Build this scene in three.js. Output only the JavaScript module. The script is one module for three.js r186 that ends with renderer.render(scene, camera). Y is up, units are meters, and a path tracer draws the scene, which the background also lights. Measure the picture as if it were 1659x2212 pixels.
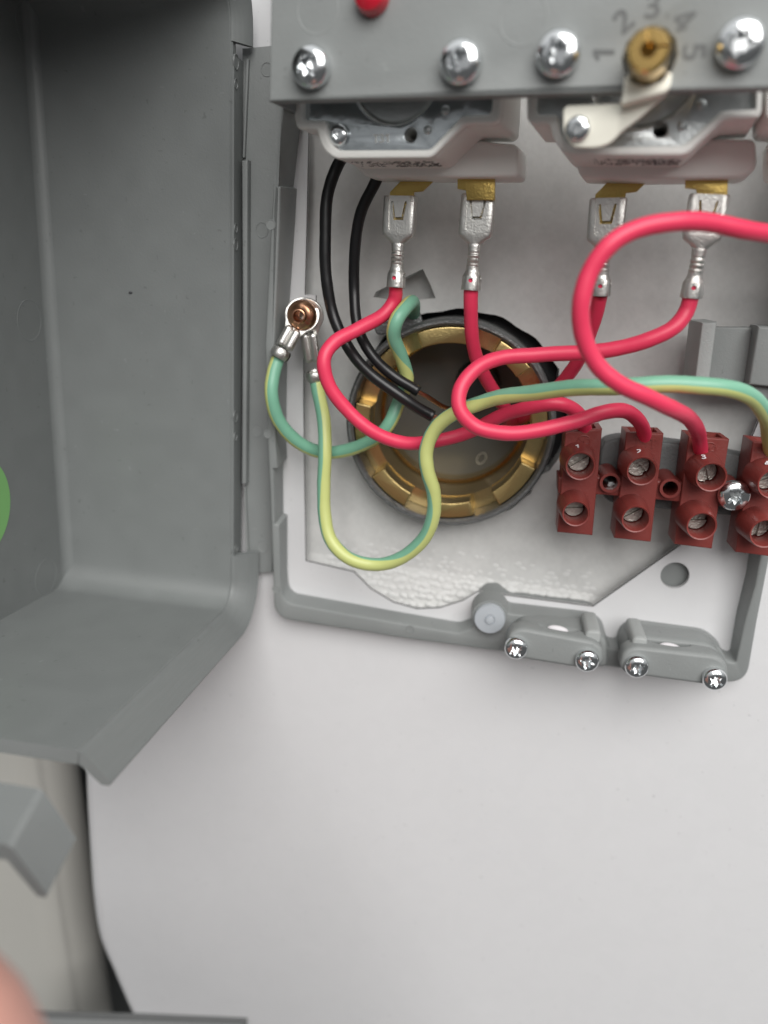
import * as THREE from 'three';
import { FontLoader } from 'three/addons/loaders/FontLoader.js';
import { TextGeometry } from 'three/addons/geometries/TextGeometry.js';
import { MarchingCubes } from 'three/addons/objects/MarchingCubes.js';
import { RectAreaLightUniformsLib } from 'three/addons/lights/RectAreaLightUniformsLib.js';
import { mergeGeometries, mergeVertices, toCreasedNormals } from 'three/addons/utils/BufferGeometryUtils.js';
import { Brush, Evaluator, SUBTRACTION } from 'three-bvh-csg';

// ---------------------------------------------------------------- camera, light, exposure
const scene = new THREE.Scene();
const V = (x, y, z) => new THREE.Vector3(x, y, z);
const F_PX = 1650, CX = 829.5, CY = 1106, NX = 1090, NY = 600, DIST = 165;      // lens in photo pixels (1659 x 2212), distance to the panel in mm
const pitch = Math.atan((CY - NY) / F_PX), yaw = Math.atan((NX - CX) / F_PX * Math.cos(pitch));
const CAM = V(0, 0, DIST);
const FW = V(-Math.sin(yaw) * Math.cos(pitch), -Math.sin(pitch), -Math.cos(yaw) * Math.cos(pitch));
const RT = V(Math.cos(yaw), 0, -Math.sin(yaw)), UPV = RT.clone().cross(FW);
const camera = new THREE.PerspectiveCamera(2 * Math.atan(1106 / F_PX) * 180 / Math.PI, 0.75, 0.004, 20);
camera.position.copy(CAM).multiplyScalar(0.001);
camera.lookAt(CAM.clone().add(FW).multiplyScalar(0.001));
camera.focus = 0.146;
camera.userData.fStop = 9;
scene.add(camera);

{ // daylight all round: pale overhead, dim towards the ground
  const w = 64, h = 64, d = new Float32Array(w * h * 4), st = (a, b, x) => { const t = Math.max(0, Math.min(1, (x - a) / (b - a))); return t * t * (3 - 2 * t); };
  for (let y = 0; y < h; y++) for (let x = 0; x < w; x++) {
    const e = Math.sin(((y + 0.5) / h - 0.5) * Math.PI), L = 0.06 + 0.19 * st(-0.55, 0.15, e) + 0.45 * st(0.0, 0.9, e), i = (y * w + x) * 4;
    d[i] = L * 0.985; d[i + 1] = L; d[i + 2] = L * 1.01; d[i + 3] = 1;
  }
  const t = new THREE.DataTexture(d, w, h, THREE.RGBAFormat, THREE.FloatType); t.mapping = THREE.EquirectangularReflectionMapping; t.magFilter = THREE.LinearFilter; t.needsUpdate = true;
  scene.background = t; scene.environment = t;
}
RectAreaLightUniformsLib.init();
const windowLight = new THREE.RectAreaLight(0xfffdfa, 5.6, 0.95, 0.85);             // one large window above and to the right
windowLight.position.set(0.30, 0.61, 0.83);
windowLight.lookAt(0, -0.03, 0);
scene.add(windowLight);

const renderer = new THREE.WebGLRenderer({ antialias: true });
renderer.toneMapping = THREE.LinearToneMapping;
renderer.toneMappingExposure = 1.14;
renderer.shadowMap.enabled = true;

// ---------------------------------------------------------------- helpers (lengths in mm until a part is made)
let seed = 7;
const rnd = () => { seed = (seed * 1664525 + 1013904223) >>> 0; return seed / 4294967296; };
const ray = (x, y) => FW.clone().addScaledVector(RT, (x - CX) / F_PX).addScaledVector(UPV, -(y - CY) / F_PX);
// a frame: origin and three axes; surfaces are traced on its planes
function frame(o, e1, e2, e3) {
  const m = new THREE.Matrix4().makeBasis(e1, e2, e3).setPosition(o);
  return { o, e1, e2, e3, m };
}
const W = frame(V(0, 0, 0), V(1, 0, 0), V(0, 1, 0), V(0, 0, 1));
function pix(fr, x, y, h) {                                                       // photo direction -> point on the plane at height h of a frame, in that frame
  const r = ray(x, y), o = fr.o.clone().addScaledVector(fr.e3, h);
  const t = o.clone().sub(CAM).dot(fr.e3) / r.dot(fr.e3);
  const p = CAM.clone().addScaledVector(r, t).sub(fr.o);
  return V(p.dot(fr.e1), p.dot(fr.e2), h);
}
const at = (x, y, z) => pix(W, x, y, z);
const mmAt = (x, y, z) => { const p = at(x, y, z); return p.clone().sub(CAM).dot(FW) / F_PX; };   // mm per pixel there

function roundedShape(pts, Cls = THREE.Shape) {                                   // pts: {x, y, r}
  const s = new Cls(), n = pts.length;
  for (let i = 0; i < n; i++) {
    const p = pts[i], a = pts[(i + n - 1) % n], b = pts[(i + 1) % n];
    const da = Math.hypot(a.x - p.x, a.y - p.y), db = Math.hypot(b.x - p.x, b.y - p.y);
    const r = Math.min(p.r || 0, da * 0.49, db * 0.49);
    const ax = p.x + (a.x - p.x) / da * r, ay = p.y + (a.y - p.y) / da * r, bx = p.x + (b.x - p.x) / db * r, by = p.y + (b.y - p.y) / db * r;
    if (i === 0) s.moveTo(ax, ay); else s.lineTo(ax, ay);
    if (r > 0) s.quadraticCurveTo(p.x, p.y, bx, by);
  }
  s.closePath();
  return s;
}
const trace = (fr, list, h, r = 0) => list.map(([x, y, rr]) => { const p = pix(fr, x, y, h); return { x: p.x, y: p.y, r: rr ?? r }; });
const circlePath = (x, y, r, Cls = THREE.Path) => { const p = new Cls(); p.absarc(x, y, r, 0, Math.PI * 2, Cls === THREE.Path); return p; };
function extrude(shape, h0, h1, bevel = 0, seg = 6) {
  const g = new THREE.ExtrudeGeometry(shape, { depth: h1 - h0 - 2 * bevel, bevelEnabled: bevel > 0, bevelSize: bevel, bevelThickness: bevel, bevelOffset: -bevel, bevelSegments: 3, curveSegments: seg });
  g.translate(0, 0, h0 + bevel);
  return g;
}
// a traced outline as a solid from h0 to h1 (outline as seen at h1), in world mm
function prism(fr, list, h0, h1, o = {}) {
  const s = roundedShape(trace(fr, list, o.at ?? h1, o.r || 0));
  for (const hl of o.holes || []) s.holes.push(hl);
  return extrude(s, h0, h1, o.bevel || 0, o.seg || 6).applyMatrix4(fr.m);
}
const move = (g, p, rx = 0, ry = 0, rz = 0) => g.applyMatrix4(new THREE.Matrix4().compose(p, new THREE.Quaternion().setFromEuler(new THREE.Euler(rx, ry, rz)), V(1, 1, 1)));
const merged = (list) => mergeGeometries(list.map((g) => { const q = g.index ? g.toNonIndexed() : g; for (const k of Object.keys(q.attributes)) if (!['position', 'normal', 'uv'].includes(k)) q.deleteAttribute(k); if (!q.attributes.normal) q.computeVertexNormals(); return q; }));
function boxUV(g) {                                                               // uv in mm by the dominant direction of each face
  const p = g.attributes.position, n = g.attributes.normal, uv = new Float32Array(p.count * 2);
  for (let i = 0; i < p.count; i++) {
    const ax = Math.abs(n.getX(i)), ay = Math.abs(n.getY(i)), az = Math.abs(n.getZ(i));
    const [a, b] = az >= ax && az >= ay ? [p.getX(i), p.getY(i)] : ax >= ay ? [p.getZ(i), p.getY(i)] : [p.getX(i), p.getZ(i)];
    uv[2 * i] = a; uv[2 * i + 1] = b;
  }
  g.setAttribute('uv', new THREE.BufferAttribute(uv, 2));
  return g;
}
const cyl = (r0, r1, h, n = 40, open = false) => new THREE.CylinderGeometry(r0, r1, h, n, 1, open).rotateX(Math.PI / 2);   // axis along z, r0 at +z
function lathe(pts, n = 48) { return new THREE.LatheGeometry(pts.map(([r, z]) => new THREE.Vector2(r, z)), n).rotateX(Math.PI / 2); }   // axis along z
const taken = {};
function numbered(name) { const k = (taken[name] = (taken[name] ?? -1) + 1); return k ? `${name}_${String(k).padStart(3, '0')}` : name; }
function thing(name, label, category, base, group) {
  const o = new THREE.Group();
  o.name = numbered(name); o.position.copy(base).multiplyScalar(0.001); o.userData = { label, category };
  if (group) o.userData.group = group;
  o.base = base; scene.add(o);
  return o;
}
function part(parent, name, geo, mat, o = {}) {
  let g = geo.index ? geo.toNonIndexed() : geo.clone();
  let root = parent, off = V(0, 0, 0);
  while (root && root !== scene) { if (root.base) { off = root.base; break; } root = root.parent; }
  if (o.crease !== 0) { if (!o.keepNormals) g = toCreasedNormals(g, o.crease ?? 0.55); }
  if (!o.keepUV) boxUV(g);
  g.translate(-off.x, -off.y, -off.z); g.scale(0.001, 0.001, 0.001);
  const m = new THREE.Mesh(g, mat);
  m.name = name; m.castShadow = m.receiveShadow = true;
  if (o.label) m.userData.label = o.label;
  if (o.kind) m.userData.kind = o.kind;
  parent.add(m);
  return m;
}
const csg = new Evaluator(); csg.attributes = ['position', 'normal']; csg.useGroups = false;
function cut(a, ...bs) {
  const prep = (g) => { const q = (g.index ? g.toNonIndexed() : g.clone()); for (const k of Object.keys(q.attributes)) if (k !== 'position' && k !== 'normal') q.deleteAttribute(k); if (!q.attributes.normal) q.computeVertexNormals(); q.clearGroups();
    const P3 = q.attributes.position; let vol = 0; const A3 = V(0, 0, 0), B3 = V(0, 0, 0), C3 = V(0, 0, 0), o3 = V(P3.getX(0), P3.getY(0), P3.getZ(0));
    for (let i = 0; i < P3.count; i += 3) { A3.fromBufferAttribute(P3, i).sub(o3); B3.fromBufferAttribute(P3, i + 1).sub(o3); C3.fromBufferAttribute(P3, i + 2).sub(o3); vol += A3.dot(B3.cross(C3)); }
    if (vol < 0) { for (const at2 of [P3, q.attributes.normal]) for (let i = 0; i < P3.count; i += 3) { const t = [at2.getX(i + 1), at2.getY(i + 1), at2.getZ(i + 1)]; at2.setXYZ(i + 1, at2.getX(i + 2), at2.getY(i + 2), at2.getZ(i + 2)); at2.setXYZ(i + 2, ...t); } q.computeVertexNormals(); }
    return new Brush(mergeVertices(q)); };
  let A = prep(a); A.updateMatrixWorld();
  for (const b of bs) { const B = prep(b); B.updateMatrixWorld(); A = csg.evaluate(A, B, SUBTRACTION); A.updateMatrixWorld(); }
  const g = A.geometry.clone(); g.clearGroups(); return g.index ? g.toNonIndexed() : g;
}
// closed strip through rings of points (each ring: same count), grid surface
function gridSurface(rows, closeRows = false, closeCols = false) {
  const R = rows.length, C = rows[0].length, pos = [], idx = [];
  for (const r of rows) for (const p of r) pos.push(p.x, p.y, p.z);
  for (let i = 0; i < (closeRows ? R : R - 1); i++) for (let j = 0; j < (closeCols ? C : C - 1); j++) {
    const a = i * C + j, b = ((i + 1) % R) * C + j, c = ((i + 1) % R) * C + (j + 1) % C, d = i * C + (j + 1) % C;
    idx.push(a, b, d, b, c, d);
  }
  const g = new THREE.BufferGeometry();
  g.setAttribute('position', new THREE.Float32BufferAttribute(pos, 3)); g.setIndex(idx); g.computeVertexNormals();
  g.setAttribute('uv', new THREE.BufferAttribute(new Float32Array(pos.length / 3 * 2), 2));
  return g;
}
// ---------------------------------------------------------------- textures and materials
function dataTex(n, fn, srgb = false, rep = 0.05) {
  const d = new Uint8Array(n * n * 4);
  for (let y = 0; y < n; y++) for (let x = 0; x < n; x++) { const c = fn(x / n, y / n, x, y); for (let k = 0; k < 3; k++) d[(y * n + x) * 4 + k] = Math.max(0, Math.min(255, (Array.isArray(c) ? c[k] : c) * 255)); d[(y * n + x) * 4 + 3] = 255; }
  const t = new THREE.DataTexture(d, n, n); t.wrapS = t.wrapT = THREE.RepeatWrapping; t.magFilter = THREE.LinearFilter; t.minFilter = THREE.LinearMipmapLinearFilter; t.generateMipmaps = true;
  if (srgb) t.colorSpace = THREE.SRGBColorSpace; t.repeat.set(rep, rep); t.needsUpdate = true; return t;
}
function lattice(n) { const a = new Float32Array(n * n); for (let i = 0; i < a.length; i++) a[i] = rnd(); return (u, v) => { const x = u * n, y = v * n, i = Math.floor(x), j = Math.floor(y), f = x - i, g = y - j, s = f * f * (3 - 2 * f), t = g * g * (3 - 2 * g), q = (p, r) => a[((r % n) + n) % n * n + ((p % n) + n) % n]; return (q(i, j) * (1 - s) + q(i + 1, j) * s) * (1 - t) + (q(i, j + 1) * (1 - s) + q(i + 1, j + 1) * s) * t; }; }
const n8 = lattice(8), n24 = lattice(24), n64 = lattice(64), n128 = lattice(128);
const grainTex = dataTex(512, (u, v) => 0.45 * n128(u, v) + 0.35 * n64(u, v) + 0.2 * n24(u, v), false, 1 / 26);
const peelTex = dataTex(512, (u, v) => 0.5 * n64(u, v) + 0.3 * n24(u, v) + 0.2 * n128(u, v), false, 1 / 60);
const mottle = (base, amp, rep) => dataTex(256, (u, v) => { const k = 1 + amp * ((n8(u, v) - 0.5) * 0.9 + (n24(u, v) - 0.5) * 0.6 + (n64(u, v) - 0.5) * 0.5); return base.map((c) => c * k); }, true, rep);
const speck = dataTex(512, (u, v) => { const s = n128(u, v), t = n64(v, u); return s > 0.93 && t > 0.62 ? 0.85 : s < 0.045 && t < 0.3 ? 1.0 : 0.93 + 0.03 * (n24(u, v) - 0.5); }, true, 1 / 90);
const panelTex = dataTex(1024, (u, v) => { const s = n128(u, v) * 0.6 + n128(v * 3 + 0.2, u * 3) * 0.4, k = 0.985 + 0.006 * (n24(u, v) - 0.5) + 0.006 * (n64(v, u) - 0.5); return s > 0.905 ? k * 0.9 : k; }, true, 1 / 150);
const cells = []; for (let i = 0; i < 220; i++) cells.push([rnd(), rnd()]);
const foamBump = dataTex(256, (u, v) => { let a = 9, b = 9; for (const [x, y] of cells) { let dx = Math.abs(u - x), dy = Math.abs(v - y); dx = Math.min(dx, 1 - dx); dy = Math.min(dy, 1 - dy); const d = Math.hypot(dx, dy); if (d < a) { b = a; a = d; } else if (d < b) b = d; } return Math.min(1, (b - a) * 26); }, false, 1 / 24);
const std = (rgb, rough, o = {}) => new THREE.MeshPhysicalMaterial({ color: new THREE.Color().setRGB(...rgb), roughness: rough, ...o });
const M = {
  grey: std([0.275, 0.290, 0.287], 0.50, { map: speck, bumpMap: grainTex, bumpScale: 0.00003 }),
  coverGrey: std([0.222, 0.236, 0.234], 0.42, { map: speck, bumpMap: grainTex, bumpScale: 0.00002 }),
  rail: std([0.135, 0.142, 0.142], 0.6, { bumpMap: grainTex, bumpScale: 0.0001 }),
  clip: std([0.34, 0.355, 0.35], 0.5, { bumpMap: grainTex, bumpScale: 0.00005 }),
  panel: std([0.68, 0.68, 0.69], 0.42, { bumpMap: peelTex, bumpScale: 0.000016, map: panelTex }),
  wall: std([0.50, 0.49, 0.455], 0.8, { bumpMap: peelTex, bumpScale: 0.0001 }),
  foam: std([0.68, 0.68, 0.675], 0.85, { bumpMap: foamBump, bumpScale: 0.000012, map: mottle([0.97, 0.97, 0.965], 0.05, 1 / 45) }),
  bead: std([0.69, 0.69, 0.68], 0.75),
  zinc: std([0.80, 0.82, 0.83], 0.16, { metalness: 1 }),
  zincDull: std([0.62, 0.64, 0.64], 0.34, { metalness: 1, bumpMap: grainTex, bumpScale: 0.00005 }),
  zinc2: std([0.62, 0.66, 0.68], 0.22, { metalness: 1, bumpMap: peelTex, bumpScale: 0.00005 }),
  tin: std([0.70, 0.69, 0.66], 0.38, { metalness: 1, bumpMap: grainTex, bumpScale: 0.00004 }),
  leverZinc: std([0.93, 0.91, 0.80], 0.42, { metalness: 0.25 }),
  steel: std([0.20, 0.205, 0.205], 0.45, { metalness: 0.7, bumpMap: grainTex, bumpScale: 0.00012 }),
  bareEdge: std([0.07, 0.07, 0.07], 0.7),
  slot: std([0.50, 0.47, 0.43], 0.45, { metalness: 0.9, bumpMap: grainTex, bumpScale: 0.00012 }),
  brass: std([0.66, 0.50, 0.22], 0.30, { metalness: 1, bumpMap: grainTex, bumpScale: 0.00003 }),
  spindle: std([0.70, 0.47, 0.17], 0.16, { metalness: 1 }),
  brassSleeve: std([0.80, 0.59, 0.27], 0.22, { metalness: 1 }),
  brassTab: std([0.62, 0.44, 0.14], 0.36, { metalness: 1, bumpMap: grainTex, bumpScale: 0.00005 }),
  copper: std([0.66, 0.36, 0.22], 0.28, { metalness: 1 }),
  ceramic: std([0.88, 0.875, 0.84], 0.42, { bumpMap: grainTex, bumpScale: 0.00003 }),
  red: std([0.74, 0.042, 0.105], 0.42, { bumpMap: grainTex, bumpScale: 0.00003 }),
  black: std([0.008, 0.008, 0.009], 0.35),
  terminal: std([0.205, 0.038, 0.032], 0.42, { bumpMap: grainTex, bumpScale: 0.00004 }),
  disc: std([0.12, 0.124, 0.12], 0.20),
  rubberAndShade: std([0.012, 0.012, 0.013], 0.6),
  plug: std([0.62, 0.66, 0.70], 0.35, { transmission: 0.35, thickness: 0.002, ior: 1.45, attenuationColor: new THREE.Color(0.8, 0.86, 0.9), attenuationDistance: 0.004 }),
  ink: std([0.05, 0.05, 0.055], 0.7),
  inkGrey: std([0.12, 0.125, 0.125], 0.7),
  white: std([0.66, 0.64, 0.66], 0.6),
  sticker: std([0.21, 0.47, 0.16], 0.5),
  lamp: std([0.55, 0.01, 0.03], 0.08, { clearcoat: 1 }),
  strip: std([0.17, 0.175, 0.175], 0.85, { bumpMap: grainTex, bumpScale: 0.0004 }),
  stripFace: std([0.30, 0.31, 0.31], 0.6, { bumpMap: grainTex, bumpScale: 0.0001 }),
  skin: std([0.62, 0.32, 0.26], 0.5),
};
M.foamDark = M.foam;
const stripeTex = (() => {                                                       // the two colours of an earth wire round its girth
  const n = 128, d = new Uint8Array(n * 4);
  const lin = (c) => Math.round(255 * (c <= 0.0031308 ? 12.92 * c : 1.055 * Math.pow(c, 1 / 2.4) - 0.055));
  for (let i = 0; i < n; i++) { const a = Math.abs(((i + 0.5) / n - 0.5) * 360); const k = Math.max(0, Math.min(1, (a - 64) / 3)); const y = [0.53, 0.57, 0.21], g = [0.185, 0.42, 0.29]; for (let c = 0; c < 3; c++) d[i * 4 + c] = lin(y[c] * (1 - k) + g[c] * k); d[i * 4 + 3] = 255; }
  const t = new THREE.DataTexture(d, 1, n); t.wrapS = t.wrapT = THREE.RepeatWrapping; t.magFilter = t.minFilter = THREE.LinearFilter; t.colorSpace = THREE.SRGBColorSpace; t.needsUpdate = true; return t;
})();
M.earth = std([1, 1, 1], 0.40, { map: stripeTex });

// round wire swept along a path; v = 0.5 is the line that faces the front, phases (degrees) turn the stripe round the wire
function wire(points, r, o = {}) {
  const curve = new THREE.CatmullRomCurve3(points, false, 'centripetal'), L = curve.getLength(), n = Math.max(24, Math.round(L / (o.step || 0.9))), m = 22;
  const ph = o.phase || [[0, 0], [1, 0]], phase = (t) => { for (let i = 1; i < ph.length; i++) if (t <= ph[i][0]) { const k = (t - ph[i - 1][0]) / (ph[i][0] - ph[i - 1][0]), s = k * k * (3 - 2 * k); return ph[i - 1][1] * (1 - s) + ph[i][1] * s; } return ph[ph.length - 1][1]; };
  const pos = [], uv = [], idx = []; let prev = V(0, 0, 1);
  for (let i = 0; i <= n; i++) {
    const t = i / n, p = curve.getPointAt(t), T = curve.getTangentAt(t), s0 = points[0].x * 3.1, l = t * L, rr = r * (1 + 0.012 * Math.sin(l * 0.9 + s0) + 0.010 * Math.sin(l * 2.3 + s0 * 2));
    p.add(V(Math.sin(l * 0.31 + s0), Math.sin(l * 0.43 + s0 * 1.7), Math.sin(l * 0.23 + s0)).multiplyScalar(0.10 * Math.min(1, Math.min(l, L - l) / 3)));
    let N = V(0, 0, 1).addScaledVector(T, -T.z);
    if (N.length() < 0.35) N = prev.clone().addScaledVector(T, -T.dot(prev));
    N.normalize(); prev.lerp(N, 0.5).normalize();
    const S = T.clone().cross(N);                                                // right-hand side of travel seen from the front
    for (let j = 0; j <= m; j++) {
      const a = (j / m - 0.5) * Math.PI * 2, q = p.clone().addScaledVector(N, Math.cos(a) * rr).addScaledVector(S, Math.sin(a) * rr);
      pos.push(q.x, q.y, q.z); uv.push(0.5, 0.5 + (a * 180 / Math.PI - phase(t)) / 360);
    }
  }
  for (let i = 0; i < n; i++) for (let j = 0; j < m; j++) { const a = i * (m + 1) + j, b = a + m + 1; idx.push(a, a + 1, b, b, a + 1, b + 1); }
  for (const [i, flip] of [[0, false], [n, true]]) { const c = pos.length / 3, p = curve.getPointAt(i / n); pos.push(p.x, p.y, p.z); uv.push(0.5, 0.5); for (let j = 0; j < m; j++) { const a = i * (m + 1) + j; flip ? idx.push(c, a + 1, a) : idx.push(c, a, a + 1); } }
  const g = new THREE.BufferGeometry();
  g.setAttribute('position', new THREE.Float32BufferAttribute(pos, 3)); g.setAttribute('uv', new THREE.Float32BufferAttribute(uv, 2)); g.setIndex(idx); g.computeVertexNormals();
  return g;
}
const path = (list) => list.map(([x, y, z]) => at(x, y, z));

// ---------------------------------------------------------------- the setting: panel of the tank, wall behind
const CUT = [[668, -260], [666, 300], [662, 480], [658, 637], [682, 637], [682, 700], [655, 760], [655, 870], [657, 1030], [660, 1212], [764, 1236], [800, 1272], [850, 1302], [900, 1316], [950, 1314], [1000, 1298], [1032, 1279], [1281, 1311], [1470, 1178], [1621, 955], [1642, 904], [1760, 780], [1800, -260]];
{
  const s = new THREE.Group(); s.name = 'tank_panel'; s.userData = { kind: 'structure', label: 'white painted sheet metal front of the tank behind the box', category: 'panel' }; s.base = V(0, 0, 0); scene.add(s);
  const edge = [[195, -30], [196, 900], [200, 1500], [202, 1706], [212, 1886], [216, 1940], [230, 2030], [259, 2102], [297, 2190], [350, 2300], [430, 2420]];
  const ep = edge.map(([x, y]) => at(x, y, 0));
  const sh = new THREE.Shape(); sh.moveTo(ep[0].x, 220); sh.lineTo(ep[0].x, ep[0].y);
  sh.splineThru(ep.slice(1).map((p) => new THREE.Vector2(p.x, p.y)));
  sh.lineTo(190, ep[ep.length - 1].y - 60); sh.lineTo(190, 220); sh.closePath();
  sh.holes.push(roundedShape(trace(W, CUT, 0), THREE.Path));
  sh.holes.push(circlePath(...((p) => [p.x, p.y])(at(1458, 1243, 0)), 30 * mmAt(1458, 1243, 0)));
  part(s, 'sheet', extrude(sh, -1.0, 0, 0, 24), M.panel, { kind: 'structure' });
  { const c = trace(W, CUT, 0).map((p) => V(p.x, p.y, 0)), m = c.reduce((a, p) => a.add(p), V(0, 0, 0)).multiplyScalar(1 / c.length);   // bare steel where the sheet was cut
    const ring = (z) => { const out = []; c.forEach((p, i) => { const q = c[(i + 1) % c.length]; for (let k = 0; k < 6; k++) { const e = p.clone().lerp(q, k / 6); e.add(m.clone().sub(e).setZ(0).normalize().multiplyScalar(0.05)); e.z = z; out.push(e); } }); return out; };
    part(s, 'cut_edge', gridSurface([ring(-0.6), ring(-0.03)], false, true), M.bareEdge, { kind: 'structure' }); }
  // rolled edge and side of the tank
  const cv = new THREE.CatmullRomCurve3(ep), rows = [];
  const prof = []; for (let i = 0; i <= 8; i++) { const a = i / 8 * Math.PI / 2; prof.push([3.2 * Math.sin(a), -3.2 * (1 - Math.cos(a))]); }
  prof.push([3.2, -126]);
  for (let i = 0; i <= 80; i++) { const p = cv.getPoint(i / 80), T = cv.getTangent(i / 80), n = V(T.y, -T.x, 0).normalize(); if (n.x > 0) n.negate(); rows.push(prof.map(([o, z]) => p.clone().addScaledVector(n, o).add(V(0, 0, z)))); }
  part(s, 'rolled_edge', gridSurface(rows), M.panel, { kind: 'structure', crease: 0.7 });
  const w = new THREE.Group(); w.name = 'wall'; w.userData = { kind: 'structure', label: 'cream wall ending in a rounded edge beside the tank', category: 'wall' }; w.base = V(-100, -100, -30); w.position.set(-0.1, -0.1, -0.03); scene.add(w);
  const WZ = -24, we = at(56, 1900, WZ).x, prof2 = [[we - 500, WZ], [we - 2, WZ], [we, WZ]]; for (let i = 1; i <= 10; i++) { const q = i / 10 * Math.PI / 2; prof2.push([we + 14 * Math.sin(q), WZ - 14 + 14 * Math.cos(q)]); } prof2.push([we + 13, WZ - 18], [we - 500, WZ - 18]);
  part(w, 'wall_surface', gridSurface(prof2.map(([x, z]) => [-700, -420, -260, -100, 60, 220, 500].map((y) => V(x, y, z)))), M.wall, { kind: 'structure', crease: 0.5 });
  const bk = new THREE.Group(); bk.name = 'gap_backing'; bk.userData = { kind: 'structure', label: 'dark plate added to close off the sky behind the gap beside the tank', category: 'wall' }; bk.base = V(0, -100, -128); bk.position.set(0, -0.1, -0.128); scene.add(bk);  // added dark plate, keeps the bright sky out of the gap
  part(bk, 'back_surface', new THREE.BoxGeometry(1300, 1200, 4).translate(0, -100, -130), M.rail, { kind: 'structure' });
}
// grey plastic seen through the round hole of the sheet
// ---------------------------------------------------------------- foam insulation behind the cut-out
const FZ = -6;
const NECK = at(970, 921, 3);
{
  const t = thing('foam_insulation', 'white polystyrene foam seen through the cut-out around the brass neck', 'insulation', V(0, -40, -30));
  const sh = roundedShape(trace(W, [[560, -330], [560, 1175], [700, 1198], [1290, 1287], [1500, 1330], [1560, 1100], [1850, 900], [1900, -330]], FZ));
  const hc = at(989, 906, FZ);
  const hole = new THREE.Path(); const N = 90;
  for (let i = 0; i <= N; i++) { const a = -i / N * Math.PI * 2, bump = 0.5 * Math.sin(a * 3 + 1) * 0.5 + (Math.abs(Math.cos(a - 0.35)) > 0.992 && Math.cos(a - 0.35) > 0 ? -0.9 : 0) + (Math.cos(a + 0.62) > 0.994 ? -1.2 : 0) + 0.25 * Math.sin(a * 17); const r = 24.1 + bump; const x = hc.x + Math.cos(a) * r, y = hc.y + Math.sin(a) * r; i ? hole.lineTo(x, y) : hole.moveTo(x, y); }
  sh.holes.push(hole);
  sh.holes.push(roundedShape(trace(W, [[806, 642], [812, 630], [913, 581], [930, 615], [941, 644], [872, 650]], FZ), THREE.Path));
  part(t, 'notch_floor', prism(W, [[780, 655], [790, 620], [920, 560], [950, 610], [965, 650], [872, 665]], -21, -12.5), M.foam);
  part(t, 'foam_face', extrude(sh, -34, FZ, 0, 24), M.foam);
  // lower bevel, rising from the ridge to the sheet
  const top = [[560, 1175], [700, 1198], [1290, 1287], [1500, 1330]].map(([x, y]) => at(x, y, FZ)), bot = [[560, 1330], [700, 1340], [1290, 1385], [1500, 1420]].map(([x, y]) => at(x, y, -1.6));
  const back = bot.map((p) => V(p.x, p.y, -30)), back2 = top.map((p) => V(p.x, p.y, -30));
  part(t, 'foam_bevel', gridSurface([top.map((p) => p.clone().add(V(0, 0.02, 0.02))), bot, back, back2], true), M.foam, { crease: 0.3 });
  // beads of the cut foam
  const bead = new THREE.IcosahedronGeometry(1, 2), list = [];
  const A = at(700, 1198, FZ), B = at(1290, 1287, FZ), C2 = at(700, 1340, -1.6), D2 = at(1290, 1385, -1.6);
  for (let j = 0; j < 12; j++) for (let i = 0; i < 40; i++) {
    const u = (i + 0.5 * (j % 2) + (rnd() - 0.5) * 0.5) / 40, v = (j + (rnd() - 0.5) * 0.5 - 4) / 8.4; if (u < 0 || u > 1 || v > 0.95) continue;
    const k = Math.max(0, v), e = A.clone().lerp(B, u), f = C2.clone().lerp(D2, u), p = v >= 0 ? e.lerp(f, v) : e.add(V(-0.13, 1, 0).multiplyScalar(-v * 11));
    if (v < 0 && (rnd() < 0.25 + -v * 1.1 || Math.hypot(p.x - NECK.x, p.y - NECK.y) < 25)) continue;
    const r = (0.55 + rnd() * 0.36) * (v >= 0 ? 1 : 0.8), g = bead.clone().scale(r * (1 + rnd() * 0.5), r * 0.8, v >= 0.45 ? r * 0.34 : r * 0.16).rotateZ((rnd() - 0.5) * 0.9).rotateX(v >= 0 ? -0.3 : 0).translate(p.x, p.y, p.z + (v >= 0 ? 0.05 : -0.02));
    list.push(g);
  }
  part(t, 'foam_beads', merged(list), M.bead, { kind: 'stuff', keepNormals: true });
}
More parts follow.
